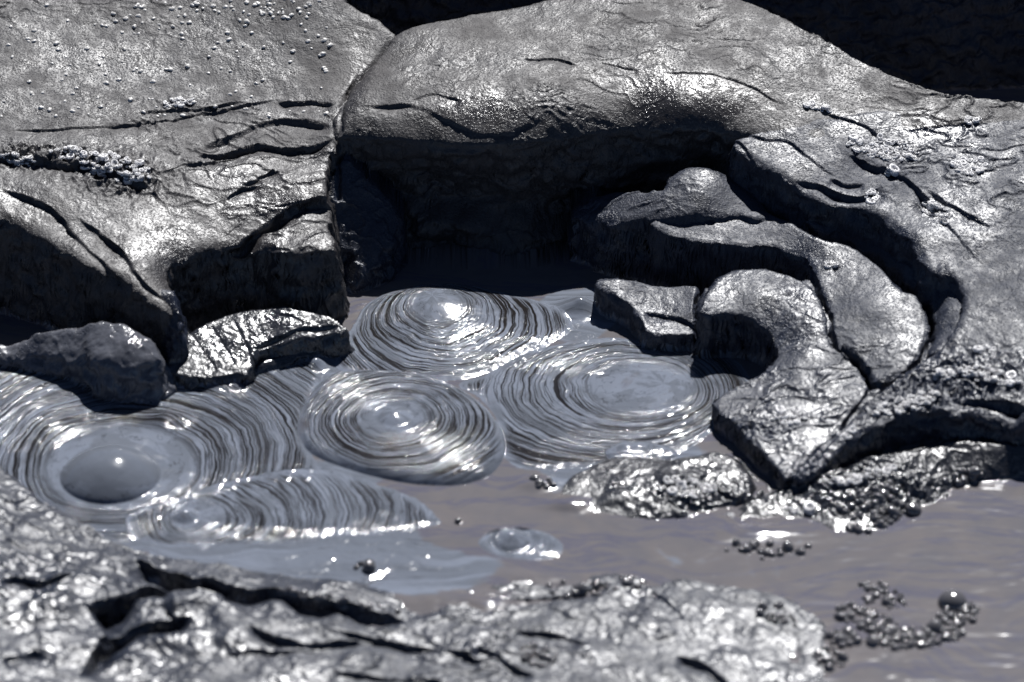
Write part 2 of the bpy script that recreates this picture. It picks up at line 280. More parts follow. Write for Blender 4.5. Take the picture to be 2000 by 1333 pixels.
# ------------------------------------------------------------------ mud
Z = fb(X*5, Y*5, 201, 3)*.0012+fb(X*10+fb(X*3, Y*3, 207, 2), Y*26, 203, 3)*.0011*CORE
F = np.zeros(X.shape+(3,), np.float32)                   # ring coordinate, direction (2)
K = np.zeros(X.shape, np.float32)                        # strength of the ribbon pattern
T = np.zeros(X.shape, np.float32)                        # tint: 1 grey film, 0 brown liquid
ML = np.zeros(X.shape, np.int16); mnames = ['mud_pool']
F[..., 0] = Y+fb(X*3, Y*3, 205, 3)*.10; F[..., 1] = X*.6; F[..., 2] = 0
T[:] = .25
def bubble(idx, name, terr, c0, c1, R, squash=1., prof=None, wob=.012, edge=.02, lift=.01, off=0., kin=.02, kmax=1., ch=2, ewob=.35, hubr=0.):
    P = W(np.array(terr, float)[:, 0], np.array(terr, float)[:, 1]); P = chaikin(P, ch); b = box(P, .05); x, y = X[b], Y[b]
    d = sdf(P, x, y)+EW[b]*ewob; m = d > 0
    a = W(*c0); e = W(*c1); dx, dy = (e-a)/R; dy /= squash
    ux = x-a[0]; uy = (y-a[1])/squash
    A = 1-(dx*dx+dy*dy); B = ux*dx+uy*dy
    rho = (-B+np.sqrt(np.maximum(B*B+A*(ux*ux+uy*uy), 0)))/A
    th = np.arctan2(uy-dy*rho, ux-dx*rho)
    cs, sn = np.cos(th), np.sin(th)
    wr = (n3(cs*1.6+9, sn*1.6+9, rho*9+off, 211)-.5)*2*wob*sst(.02, .15, rho)+(n3(cs*4+9, sn*4+9, rho*25+off, 221)-.5)*2*wob*.2*sst(.05, .2, rho)
    r2 = rho+wr
    z = lift*(1-np.exp(-np.clip(d, 0, None)/edge))
    # coarse real ridges, the fine ones come with the material
    rg = (n3(r2*95+off, cs*1.2+5, sn*1.2+5, 231)-.5)*.0020+(n3(r2*210+off, cs*1.2+5, sn*1.2+5, 233)-.5)*.0011
    kk = sst(kin, kin+.05, rho)*kmax
    if idx == 2: kk = kk*(1-.15*sst(.13, .2, rho))
    z = z+rg*kk*sst(0, .01, d)
    if prof is not None: z = z+prof(rho, ux, uy*squash, cs, sn)
    Z[b][m] = (z+Z[b])[m]
    Fb = F[b]; Fb[..., 0][m] = (r2+off)[m]; Fb[..., 1][m] = cs[m]; Fb[..., 2][m] = sn[m]
    K[b][m] = (kk*sst(.003, .03, d))[m]; T[b][m] = np.clip(.62+.5*sst(kin*.6, kin, rho)-.45*kk, 0, 1)[m]
    if name not in mnames: mnames.append(name)
    ML[b][m] = mnames.index(name)
    if idx == 1: T[b][m & (rho < .12)] = 1.6; K[b][m & (rho < .12)] = 0
    hub = m & ((np.hypot(x-e[0]*0-a[0], y-a[1]) if hubr else rho*99) < hubr)
    ML[b][hub] += 50
    return P
g = lambda r, s: np.exp(-(r/s)**2)
# left bubble with the swelling dome
bubble(1, 'dome_bubble', [(-120, 700), (0, 700), (140, 700), (300, 720), (420, 735), (520, 712), (610, 700), (650, 712), (600, 790), (585, 860), (620, 915), (680, 960), (560, 940), (440, 955), (330, 1000), (250, 1075), (150, 1040), (60, 1000), (-40, 960), (-120, 960)],
    (216, 938), (250, 900), .34, prof=lambda r, x, y, c, s: .044*np.clip(1-(np.hypot(x, y)/.120)**2, 0, 1)**.75+.022*g(np.hypot(x, y), .12)+.004*g(np.hypot(x+.02, y-.02), .26), off=3., hubr=0.115, kin=.16, edge=.03, lift=.003, ewob=1.2)
# small bubble in the lower left with its fan
bubble(2, 'button_bubble', [(236, 1012), (330, 980), (440, 945), (530, 925), (620, 915), (700, 930), (780, 965), (850, 1000), (870, 1025), (760, 1040), (640, 1046), (520, 1060), (420, 1072), (330, 1072), (258, 1052)],
    (362, 1012), (400, 1010), .115, prof=lambda r, x, y, c, s: .014*g(np.hypot(x, y), .022)+.006*g(np.hypot(x, y), .07)-.003*g(np.hypot(x, y)-.034, .01), off=7., hubr=0.045, kin=.04, wob=.016, edge=.09, lift=.003, ewob=1.6)
# top bubble, half in the shade
bubble(4, 'shaded_bubble', [(650, 700), (690, 640), (720, 590), (800, 566), (900, 560), (1000, 575), (1090, 600), (1130, 640), (1080, 672), (1010, 705), (940, 735), (880, 748), (780, 740), (690, 735), (650, 722)],
    (845, 598), (880, 640), .25, prof=lambda r, x, y, c, s: .018*g(np.hypot(x*.7, y), .085)+.006*g(np.hypot(x, y), .2), off=11., hubr=0.07, kin=.05, edge=.03, lift=.008, ewob=.8)
# right bubble
bubble(5, 'broad_bubble', [(880, 752), (960, 728), (1030, 690), (1100, 668), (1200, 664), (1300, 672), (1420, 690), (1470, 740), (1450, 800), (1400, 840), (1340, 880), (1250, 905), (1120, 915), (1010, 922), (975, 870), (968, 815), (930, 775)],
    (1295, 757), (1190, 768), .315, .92, prof=lambda r, x, y, c, s: .005*g(r, .14), off=17., hubr=0.11, kin=.11, edge=.03, lift=.006, ewob=1.)
# centre disc, its rim curling over its neighbours
def pr3(r, x, y, c, s): return .010*g(r, .03)-.003*g(r-.045, .012)+.005*g(r, .15)
bubble(3, 'ringed_bubble', [(578, 842), (592, 795), (618, 752), (655, 728), (740, 726), (830, 735), (900, 760), (950, 795), (985, 845), (988, 890), (960, 932), (900, 950), (830, 950), (740, 935), (660, 912), (600, 885)],
    (768, 828), (784, 840), .262, prof=pr3, off=23., hubr=0.05, kin=.055, wob=.007, edge=.016, lift=.022, ewob=.15)
# small sinking bubble in the brown liquid
bubble(6, 'plug_bubble', [(930, 1058), (960, 1035), (1020, 1030), (1070, 1040), (1102, 1065), (1095, 1088), (1040, 1097), (980, 1090), (945, 1075)],
    (998, 1053), (1020, 1062), .08, prof=lambda r, x, y, c, s: .014*g(np.hypot(x, y), .026)-.006*g(np.hypot(x, y)-.05, .010), off=31., hubr=0.028, kin=.02, kmax=.35, wob=.01, edge=.01, lift=.003)
bubble(8, 'shore_bubble', [(1180, 885), (1210, 868), (1260, 866), (1310, 878), (1330, 892), (1290, 905), (1230, 910), (1190, 902)], (1225, 882), (1240, 886), .06, prof=lambda r, x, y, c, s: .006*g(np.hypot(x, y), .02), off=37., hubr=0.02, kin=.01, kmax=.5, wob=.01, edge=.01, lift=.008)
# tint of the free pool: grey film near the bubbles, brown liquid elsewhere
def blob(cx, cy, rx, ry, v):
    c = W(cx, cy); q = ((X-c[0])/(rx*S))**2+((Y-c[1])/(ry*S/.545))**2
    q = q*(1+.6*fb(X*12, Y*12, 241, 4)); m = (q < 1.6) & (ML == 0)
    T[m] += (v*(1-sst(.5, 1.5, q)))[m]
blob(560, 1090, 260, 60, .7); blob(560, 950, 140, 40, .7); blob(100, 770, 200, 40, .6); blob(740, 1110, 200, 45, .5); blob(1120, 620, 90, 50, .6); blob(250, 1040, 160, 30, .6); blob(1220, 900, 160, 50, .5); blob(1500, 1080, 200, 40, .12); blob(600, 720, 90, 30, .7)
free = (ML == 0)
# gentle lumps where the free mud is thick
lump = np.clip(T-.35, 0, 1)
Z += np.where(free, lump*(fb(X*22, Y*30, 251, 3)*.002+np.abs(fb(X*40, Y*50, 253, 3))*.0015), 0)
for (cx, cy, rx, ry, h) in [(1130, 602, 40, 18, .03), (440, 760, 40, 16, .018), (330, 825, 45, 16, .014), (620, 712, 22, 12, .018), (720, 1108, 26, 14, .004), (900, 1175, 170, 22, .010), (1055, 945, 36, 14, .010), (1120, 985, 50, 14, .012), (560, 1035, 60, 12, .004), (1480, 1040, 90, 14, .006),
        (895, 1017, 6, 4, .008), (1790, 998, 9, 5, .01), (1010, 1130, 140, 14, .004)]:
    c = W(cx, cy); q = ((X-c[0])/(rx*S))**2+((Y-c[1])/(ry*S/.545))**2
    Z += h*np.exp(-q*1.3)*(1+.3*fb(X*20, Y*20, 261, 2))
mud = Z > H
# the shore: pull the rock gently through the mud line
H2 = np.maximum(H, Z)
LAB2 = np.where(mud, 100+ML, LAB)
def tidy(nm):
    """hand the small islands of a bank to the ground"""
    k = names.index(nm); todo = set(np.flatnonzero((LAB2 == k).ravel()).tolist()); parts = []
    while todo:
        s0 = todo.pop(); q = [s0]; c = [s0]
        while q:
            a = q.pop()
            for b_ in (a-1, a+1, a-NX, a+NX):
                if b_ in todo: todo.remove(b_); q.append(b_); c.append(b_)
        parts.append(c)
    parts.sort(key=len); fl = LAB2.reshape(-1)
    for c in parts[:-1]: fl[np.array(c)] = 0
tidy('lower_bank'); tidy('front_bank')
H = H2

# ------------------------------------------------------------------ how wet the rock is
WET = np.zeros(X.shape, np.float32)
for (cx, cy, rx, ry, z, v) in [(1345, 182, 130, 26, .39, 2.), (925, 212, 75, 20, .375, 1.6), (700, 130, 26, 60, .38, 1.1), (500, 370, 170, 50, .27, .8), (520, 470, 150, 30, .22, .9), (300, 440, 120, 90, .25, .6), (1800, 250, 120, 20, .33, .8), (1590, 660, 30, 60, .12, .6), (1600, 850, 110, 60, .06, .8), (1770, 650, 30, 70, .14, .7),
        (1400, 620, 60, 30, .13, .5), (60, 1150, 260, 120, .08, .6), (230, 1280, 180, 60, .07, .5), (1250, 1250, 220, 60, .03, .3), (600, 1140, 220, 22, .02, .5), (500, 660, 200, 60, .07, 1.), (240, 680, 110, 50, .13, 1.3), (1350, 950, 260, 60, .03, .8), (1700, 950, 280, 70, .04, .8), (1880, 760, 200, 60, .12, .5), (60, 420, 120, 60, .26, .4)]:
    c = W(cx, cy, z); q = ((X-c[0])/(rx*S))**2+((Y-c[1])/(ry*S/.545))**2
    WET = np.maximum(WET, v*np.exp(-q*.8)*(1+.5*fb(X*10, Y*14, 401, 3)))
WET = np.clip(np.maximum(WET, .5*sst(.012, .0, H-Z)), 0, 1).astype(np.float32)

# ------------------------------------------------------------------ positions with sideways displacement on the steep faces
gy, gx = np.gradient(H, YA, XA)
st = sst(.8, 3, np.hypot(gx, gy))*(~mud)*(np.abs(X) < 1.56)*(np.abs(Y-.4) < 1.8)
XX = X+(n3(X*30, Y*30, H*55, 301)-.5)*.020*st+(n3(X*80, Y*80, H*150, 305)-.5)*.008*st
YY = Y+(n3(X*30, Y*30, H*55, 303)-.5)*.024*st+(n3(X*80, Y*80, H*150, 307)-.5)*.009*st
# the alcove is undercut: its wall leans back below the lip
ua = sst(-.50, -.36, X)*sst(.78, .5, X)*(LAB2 == names.index('central_boulder'))*(Y > .25)*(~mud)
YY = YY+ua*np.clip(.325-H, 0, .4)*(.42+.3*fb(X*4, H*9, 411, 3))*sst(.0, .02, .325-H)
V = np.stack([XX, YY, H], -1).reshape(-1, 3)
# vertex normals of the whole sheet, so that neighbours meet without a seam
Vg = V.reshape(NY, NX, 3)
du = np.empty_like(Vg); dv = np.empty_like(Vg)
du[:, 1:-1] = Vg[:, 2:]-Vg[:, :-2]; du[:, 0] = Vg[:, 1]-Vg[:, 0]; du[:, -1] = Vg[:, -1]-Vg[:, -2]
dv[1:-1] = Vg[2:]-Vg[:-2]; dv[0] = Vg[1]-Vg[0]; dv[-1] = Vg[-1]-Vg[-2]
NRM = np.cross(du, dv); NRM /= np.linalg.norm(NRM, axis=-1, keepdims=True)+1e-20; NRM = NRM.reshape(-1, 3)

# ------------------------------------------------------------------ materials
def nodes(name):
    m = bpy.data.materials.new(name); m.use_nodes = True; n = m.node_tree.nodes; l = m.node_tree.links
    return m, n, l, n['Principled BSDF']
def N(n, t, **k):
    o = n.new(t)
    for a, v in k.items():
        if hasattr(o, a): setattr(o, a, v)
    return o
def noise(n, l, vec, scale, det=3, rough=.5, dim='3D'):
    o = n.new('ShaderNodeTexNoise'); o.inputs['Scale'].default_value = scale; o.inputs['Detail'].default_value = det; o.inputs['Roughness'].default_value = rough
    l.new(vec, o.inputs['Vector']); return o.outputs['Fac']
def math_(n, l, op, a, b=None, c=None, clamp=False):
    o = n.new('ShaderNodeMath'); o.operation = op; o.use_clamp = clamp
    for i, v in enumerate((a, b, c)):
        if v is None: continue
        if isinstance(v, (int, float)): o.inputs[i].default_value = v
        else: l.new(v, o.inputs[i])
    return o.outputs[0]
def ramp(n, l, f, stops):
    o = n.new('ShaderNodeValToRGB'); e = o.color_ramp.elements
    while len(e) < len(stops): e.new(.5)
    for i, (p, c) in enumerate(stops): e[i].position = p; e[i].color = (*c, 1) if len(c) == 3 else c
    l.new(f, o.inputs[0]); return o.outputs[0]
def mixc(n, l, f, a, b):
    o = n.new('ShaderNodeMix'); o.data_type = 'RGBA'
    for i, v in ((0, f), (6, a), (7, b)):
        if isinstance(v, (int, float)): o.inputs[i].default_value = v
        elif isinstance(v, tuple): o.inputs[i].default_value = (*v, 1)
        else: l.new(v, o.inputs[i])
    return o.outputs[2]
def bump(n, l, h, dist, strength=1, nrm=None):
    o = n.new('ShaderNodeBump'); o.inputs['Distance'].default_value = dist; o.inputs['Strength'].default_value = strength
    l.new(h, o.inputs['Height'])
    if nrm: l.new(nrm, o.inputs['Normal'])
    return o.outputs[0]
def rock_material(name, base, alt, r0=.26, r1=.42, bd=.0016, spec=.8, sc=1.):
    m, n, l, p = nodes(name); g = n.new('ShaderNodeNewGeometry').outputs['Position']
    wt = N(n, 'ShaderNodeAttribute', attribute_name='wet').outputs['Fac']
    a = noise(n, l, g, 4.5, 5, .65); b = noise(n, l, g, 42*sc, 3, .6); c = noise(n, l, g, 190*sc, 2, .6); e = noise(n, l, g, 13, 5, .65)
    col = mixc(n, l, ramp(n, l, a, [(.35, (0, 0, 0)), (.65, (1, 1, 1))]), base, alt)
    col = mixc(n, l, ramp(n, l, c, [(.38, (1, 1, 1)), (.56, (0, 0, 0))]), col, tuple(x*.6 for x in base))
    col = mixc(n, l, ramp(n, l, e, [(.52, (0, 0, 0)), (.66, (1, 1, 1))]), col, tuple(x*.55 for x in base))
    col = mixc(n, l, math_(n, l, 'MULTIPLY', wt, .35), col, tuple(x*.6 for x in base))
    l.new(col, p.inputs['Base Color'])
    dry = math_(n, l, 'MULTIPLY_ADD', ramp(n, l, math_(n, l, 'MULTIPLY_ADD', a, .6, math_(n, l, 'MULTIPLY', e, .4)), [(.42, (1, 1, 1)), (.57, (0, 0, 0))]), r1-r0, r0)
    dry = math_(n, l, 'ADD', dry, math_(n, l, 'MULTIPLY_ADD', b, .3, -.15))
    l.new(math_(n, l, 'MULTIPLY', dry, math_(n, l, 'MULTIPLY_ADD', wt, -.52, 1.)), p.inputs['Roughness'])
    grit = ramp(n, l, c, [(.54, (0, 0, 0)), (.72, (1, 1, 1))])
    hgt = math_(n, l, 'ADD', math_(n, l, 'MULTIPLY', b, .55), math_(n, l, 'MULTIPLY', c, .7))
    hgt = math_(n, l, 'ADD', hgt, math_(n, l, 'MULTIPLY', grit, .4))
    ck = noise(n, l, g, 7, 5, .6); ck = ramp(n, l, ck, [(.488, (0, 0, 0)), (.497, (1, 1, 1)), (.503, (1, 1, 1)), (.512, (0, 0, 0))])
    ck = math_(n, l, 'MULTIPLY', ck, ramp(n, l, noise(n, l, g, 2.7, 3, .6), [(.5, (0, 0, 0)), (.6, (1, 1, 1))]))
    hgt = math_(n, l, 'MULTIPLY_ADD', ck, -.8, hgt)
    bo = bump(n, l, hgt, bd); l.new(math_(n, l, 'MULTIPLY_ADD', wt, -.35, 1.), bo.node.inputs['Strength']); l.new(bo, p.inputs['Normal'])
    p.inputs['Specular IOR Level'].default_value = spec
    return m
M = {}
M['rock'] = rock_material('wet_grey_rock', (.021, .027, .048), (.034, .041, .064), .36, .66, .0017, .70)
M['rock_dry'] = rock_material('dry_grey_rock', (.060, .055, .056), (.036, .037, .044), .42, .70, .0018, .66)
M['coat'] = rock_material('mud_coated_rock', (.15, .155, .18), (.11, .115, .135), .22, .40, .0008, .6, .5)
M['front'] = rock_material('smooth_near_rock', (.024, .030, .048), (.040, .045, .062), .38, .62, .0018, .75, .40)
M['near'] = rock_material('glossy_near_rock', (.030, .033, .042), (.052, .052, .060), .28, .52, .0013, .9, .8)
M['froth'] = rock_material('dried_froth', (.88, .87, .88), (.8, .79, .80), .25, .4, .001)
M['froth'].node_tree.nodes['Principled BSDF'].inputs['Subsurface Weight'].default_value = .6
M['froth'].node_tree.nodes['Principled BSDF'].inputs['Subsurface Scale'].default_value = .01; M['froth'].node_tree.nodes['Principled BSDF'].inputs['Subsurface Radius'].default_value = (1, 1, 1)
M['pebble'] = rock_material('pale_pebble', (.85, .83, .80), (.7, .68, .66), .25, .4, .001)
# mud
m, n, l, p = nodes('liquid_mud')
at = N(n, 'ShaderNodeAttribute', attribute_name='flow'); ak = N(n, 'ShaderNodeAttribute', attribute_name='ribbon'); tt = N(n, 'ShaderNodeAttribute', attribute_name='tint')
g = n.new('ShaderNodeNewGeometry').outputs['Position']
wv = math_(n, l, 'ADD', math_(n, l, 'MULTIPLY_ADD', noise(n, l, g, 34, 2, .5), .0065, -.00325), math_(n, l, 'MULTIPLY_ADD', noise(n, l, g, 9, 2, .5), .022, -.011))
cx_ = n.new('ShaderNodeCombineXYZ'); l.new(wv, cx_.inputs[0]); av = n.new('ShaderNodeVectorMath'); l.new(at.outputs['Vector'], av.inputs[0]); l.new(cx_.outputs[0], av.inputs[1])
def flow(kr, ka):
    o = n.new('ShaderNodeVectorMath'); o.operation = 'MULTIPLY'; l.new(av.outputs[0], o.inputs[0]); o.inputs[1].default_value = (kr, ka, ka); return o.outputs[0]
g = n.new('ShaderNodeNewGeometry').outputs['Position']
f1 = noise(n, l, flow(60, .35), 1, 2, .6); f2 = noise(n, l, flow(255, .6), 1, 3, .6)
k_ = ak.outputs['Fac']
f4 = noise(n, l, flow(16, .35), 1, 2, .5); f5 = noise(n, l, flow(430, .8), 1, 1, .5)
f2b = math_(n, l, 'ADD', f2, math_(n, l, 'MULTIPLY_ADD', f4, .26, -.13))
f2b = math_(n, l, 'ADD', f2b, math_(n, l, 'MULTIPLY_ADD', f5, .30, -.15))
dark = ramp(n, l, f2b, [(.458, (1, 1, 1)), (.484, (0, 0, 0))])
iso = ramp(n, l, f1, [(.475, (0, 0, 0)), (.49, (1, 1, 1)), (.505, (1, 1, 1)), (.52, (0, 0, 0))])
lines = math_(n, l, 'MAXIMUM', dark, math_(n, l, 'MULTIPLY', iso, .8))
lines = math_(n, l, 'MULTIPLY', lines, k_)
wisp = ramp(n, l, noise(n, l, flow(7, 1.4), 1, 6, .7), [(.47, (0, 0, 0)), (.5, (1, 1, 1)), (.53, (0, 0, 0))])
# stray thin cracks in the film where there are no ribbons
f3 = noise(n, l, flow(22, 1.4), 1, 3, .6)
thin = ramp(n, l, f3, [(.488, (0, 0, 0)), (.498, (1, 1, 1)), (.502, (1, 1, 1)), (.512, (0, 0, 0))])
thin = math_(n, l, 'MULTIPLY', thin, math_(n, l, 'SUBTRACT', 1.75, tt.outputs['Fac'], None, True))
thin = math_(n, l, 'MULTIPLY', thin, math_(n, l, 'MULTIPLY_ADD', tt.outputs['Fac'], 1.2, -.42, True))
lines = math_(n, l, 'MAXIMUM', lines, thin)
sw = N(n, 'ShaderNodeTexNoise'); sw.inputs['Scale'].default_value = 5; sw.inputs['Detail'].default_value = 5; sw.inputs['Distortion'].default_value = 2.2; l.new(g, sw.inputs['Vector'])
brown = mixc(n, l, ramp(n, l, sw.outputs['Fac'], [(.25, (0, 0, 0)), (.72, (1, 1, 1))]), (.128, .124, .136), (.162, .148, .147))
calm = math_(n, l, 'SUBTRACT', 1.75, tt.outputs['Fac'], None, True)
film = mixc(n, l, math_(n, l, 'MULTIPLY', ramp(n, l, noise(n, l, flow(18, 1.2), 1, 3, .6), [(.46, (0, 0, 0)), (.54, (1, 1, 1))]), calm), (.140, .155, .185), (.190, .212, .258))
tn = math_(n, l, 'ADD', tt.outputs['Fac'], math_(n, l, 'MULTIPLY_ADD', sw.outputs['Fac'], .8, -.4), None, True)
brown = mixc(n, l, math_(n, l, 'MULTIPLY', wisp, .8), brown, (.10, .10, .14))
body = mixc(n, l, ramp(n, l, tn, [(.42, (0, 0, 0)), (.58, (1, 1, 1))]), brown, film)
col = mixc(n, l, lines, body, (.018, .016, .016))
l.new(col, p.inputs['Base Color'])
p.inputs['Roughness'].default_value = .10; p.inputs['Specular IOR Level'].default_value = .5
hh = math_(n, l, 'MULTIPLY', math_(n, l, 'ADD', ramp(n, l, f2b, [(.40, (0, 0, 0)), (.56, (1, 1, 1))]), math_(n, l, 'MULTIPLY', f1, 1.2)), k_)
hh = math_(n, l, 'SUBTRACT', hh, math_(n, l, 'MULTIPLY', lines, .06))
b1 = bump(n, l, hh, .0011)
b2 = bump(n, l, math_(n, l, 'MULTIPLY', noise(n, l, g, 26, 3, .5), math_(n, l, 'MULTIPLY_ADD', tn, .5, .25)), .0003, 1, b1)
l.new(b2, p.inputs['Normal'])
M['mud'] = m
m, n, l, p = nodes('bubble_skin'); p.inputs['Base Color'].default_value = (.10, .098, .105, 1); p.inputs['Roughness'].default_value = .15; p.inputs['Specular IOR Level'].default_value = .9
g = n.new('ShaderNodeNewGeometry').outputs['Position']; l.new(bump(n, l, noise(n, l, g, 60, 1), .0004), p.inputs['Normal'])
M['skin'] = m

# ------------------------------------------------------------------ cut the sheet into its things
def tag(o, label=None, cat=None, group=None, kind=None):
    if label: o['label'] = label
    if cat: o['category'] = cat
    if group: o['group'] = group
    if kind: o['kind'] = kind
    return o
ii = (np.arange(NY-1)[:, None]*NX+np.arange(NX-1)[None, :])
FV = np.stack([ii, ii+1, ii+NX+1, ii+NX], -1).reshape(-1, 4)
FL = LAB2[:-1, :-1].reshape(-1)
Wf = WET.reshape(-1); Ff = F.reshape(-1, 3); Kf = K.reshape(-1); Tf = T.reshape(-1)
def cut(name, faces, mat, attrs=False, parent=None):
    ids, inv = np.unique(faces, return_inverse=True)
    me = bpy.data.meshes.new(name); nf = len(faces)
    me.vertices.add(len(ids)); pts = V[ids]
    org = np.array([pts[:, 0].mean(), pts[:, 1].mean(), pts[:, 2].min()]) if name not in ('ground', 'mud_pool', 'ground_slope') else np.zeros(3)
    me.vertices.foreach_set('co', (pts-org).astype(np.float32).ravel())
    me.loops.add(nf*4); me.loops.foreach_set('vertex_index', inv.astype(np.int32).ravel())
    me.polygons.add(nf); me.polygons.foreach_set('loop_start', np.arange(0, nf*4, 4, dtype=np.int32))
    me.update(calc_edges=True); me.polygons.foreach_set('use_smooth', np.ones(nf, bool))
    if attrs:
        a = me.attributes.new('flow', 'FLOAT_VECTOR', 'POINT'); a.data.foreach_set('vector', Ff[ids].ravel())
        a = me.attributes.new('ribbon', 'FLOAT', 'POINT'); a.data.foreach_set('value', Kf[ids])
        a = me.attributes.new('tint', 'FLOAT', 'POINT'); a.data.foreach_set('value', Tf[ids])
    else:
        a = me.attributes.new('wet', 'FLOAT', 'POINT'); a.data.foreach_set('value', Wf[ids])
    me.materials.append(mat)
    me.normals_split_custom_set_from_vertices(NRM[ids].astype(np.float32))
    o = bpy.data.objects.new(name, me); C.objects.link(o)
    o.location = org
    if parent: o.parent = parent; o.location = org-np.array(parent.location)
    return o
info = {
 'ground': ('rock', None), 
 'left_bank': ('rock_dry', ('rock_bank', 'pebble dotted grey bank stepping down in ledges at the upper left of the pool', 'rock bank')),
 'central_boulder': ('rock_dry', ('boulder', 'broad smooth grey boulder whose rounded lip overhangs the black alcove', 'boulder')),
 'back_wall': ('rock', None),
 'right_bank': ('rock', ('rock_bank', 'grey bank with white froth crusts curving round the right side of the pool', 'rock bank')),
 'alcove_shoulder': ('rock', ('rock_ledge', 'rock shoulder deep in the black shade at the left end of the alcove', 'rock ledge')),
 'crescent_base': ('rock', None),
 'crevice_ledge': ('rock', ('rock_ledge', 'shaded ledge between the right bank and the deep curved crevice', 'rock ledge')),
 'alcove_ledge': ('rock', ('rock_ledge', 'dark ledge half lit under the overhang on the right of the alcove', 'rock ledge')),
 'outer_crescent': ('rock', ('rock_slab', 'outer curved rock slab between the deep crevice and the slab with the hollow', 'rock slab')),
 'inner_crescent': ('rock', ('rock_slab', 'inner curved rock slab wrapped around the black hollow beside the broad bubble', 'rock slab')),
 'flat_slab': ('rock', ('rock_slab', 'small flat wedge of rock between the shaded bubble and the black hollow', 'rock slab')),
 'shore_boulder': ('near', ('boulder', 'glittering low boulder at the shore behind the ringed bubble', 'boulder')),
 'corner_rock': ('coat', ('rock', 'knobbly mud coated rock in the shade below the left bank', 'rock')),
 'buttress': ('rock', ('rock', 'narrow upright rock rib running down the face of the left bank', 'rock')),
 'low_rock': ('near', ('rock', 'low crusty rock barely rising from the mud below the broad bubble', 'rock')),
 'lower_bank': ('near', ('rock_bank', 'low glittering bank between the dark trench and the brown liquid on the right', 'rock bank')),
 'front_bank': ('front', ('rock_bank', 'blurred wet rock bank with dark crevices along the near edge of the pool', 'rock bank')),
}
for i, nm in enumerate(names):
    f = FV[FL == i]
    if not len(f): continue
    mk, t = info[nm]
    if t is None:
        o = cut('ground' if nm == 'ground' else 'ground_slope', f, M[mk]); o['kind'] = 'structure'
    else:
        o = cut(t[0], f, M[mk]); tag(o, t[1], t[2])
minfo = {
 'dome_bubble': 'mud bubble at the left with a smooth grey dome swelling in its middle',
 'button_bubble': 'small mud bubble at lower left with a button centre and fan of curved ribbons',
 'shaded_bubble': 'mud bubble at the back of the pool half covered by the shadow of the boulder',
 'broad_bubble': 'broad flat mud bubble spreading beside the hollow rock slab on the right',
 'ringed_bubble': 'round mud bubble in the middle with tightly packed concentric rings',
 'plug_bubble': 'tiny round mud bubble alone in the brown liquid in front',
 'shore_bubble': 'little grey mud bubble tucked against the low crusty rock'}
for i, nm in enumerate(mnames):
    f = FV[FL == 100+i]
    if not len(f): continue
    if i == 0: o = cut('mud_pool', f, M['mud'], True)
    else:
        q = V[f[:, 0]]; o = bpy.data.objects.new('mud_bubble', None); C.objects.link(o); o.location = (q[:, 0].mean(), q[:, 1].mean(), 0); o.empty_display_size = .05
        cut('rings', f, M['mud'], True, o)
    f2_ = FV[FL == 150+i]
    if i and len(f2_): cut('dome' if nm in ('dome_bubble', 'shaded_bubble') else 'centre', f2_, M['mud'], True, o)
    if i == 0: o['kind'] = 'structure'
    else: tag(o, minfo[nm], 'mud bubble')

# ------------------------------------------------------------------ small things standing on the surface
def hit(px, py):
    """where the line of sight of a survey point meets the modelled surface"""
    h = .62; st_ = .004
    while h > -.02:
        x, y = W(px, py, h); i = min(max(np.searchsorted(YA, y), 0), NY-1); j = min(max(np.searchsorted(XA, x), 0), NX-1)
        if H[i, j] >= h: break
        h -= st_
    return np.array([x, y, H[i, j]-.001])
def mesh_of(name, vs, fs, mat):
    me = bpy.data.meshes.new(name); me.from_pydata([tuple(v) for v in vs], [], fs); me.materials.append(mat)
    me.polygons.foreach_set('use_smooth', np.ones(len(fs), bool)); return me
def ball(seg=10, rings=7, low=-.35):
    """unit dome reaching a little below the surface"""
    vs = []; fs = []
    a0 = math.asin(low)
    for r in range(rings):
        a = a0+(math.pi/2-a0)*r/rings
        for s in range(seg): t = 2*math.pi*s/seg; vs.append((math.cos(a)*math.cos(t), math.cos(a)*math.sin(t), math.sin(a)))
    vs.append((0, 0, 1)); vs.append((0, 0, low))
    for r in range(rings-1):
        for s in range(seg): fs.append((r*seg+s, r*seg+(s+1) % seg, (r+1)*seg+(s+1) % seg, (r+1)*seg+s))
    for s in range(seg): fs.append(((rings-1)*seg+s, (rings-1)*seg+(s+1) % seg, rings*seg)); fs.append(((s+1) % seg, s, rings*seg+1))
    return np.array(vs), fs
BV, BF = ball()
def cup(seg=9):
    """a dried burst bubble: a ring wall round a hollow"""
    prof = [(1.05, -.3), (1.1, .15), (1.0, .5), (.82, .62), (.66, .45), (.5, .15), (.2, .02)]
    vs = []; fs = []
    for r, z in prof:
        for s in range(seg): t = 2*math.pi*s/seg; vs.append((r*math.cos(t), r*math.sin(t), z))
    for k in range(len(prof)-1):
        for s in range(seg): fs.append((k*seg+s, k*seg+(s+1) % seg, (k+1)*seg+(s+1) % seg, (k+1)*seg+s))
    fs.append(tuple((len(prof)-1)*seg+s for s in range(seg)))
    return np.array(vs), fs
CV, CF = cup()
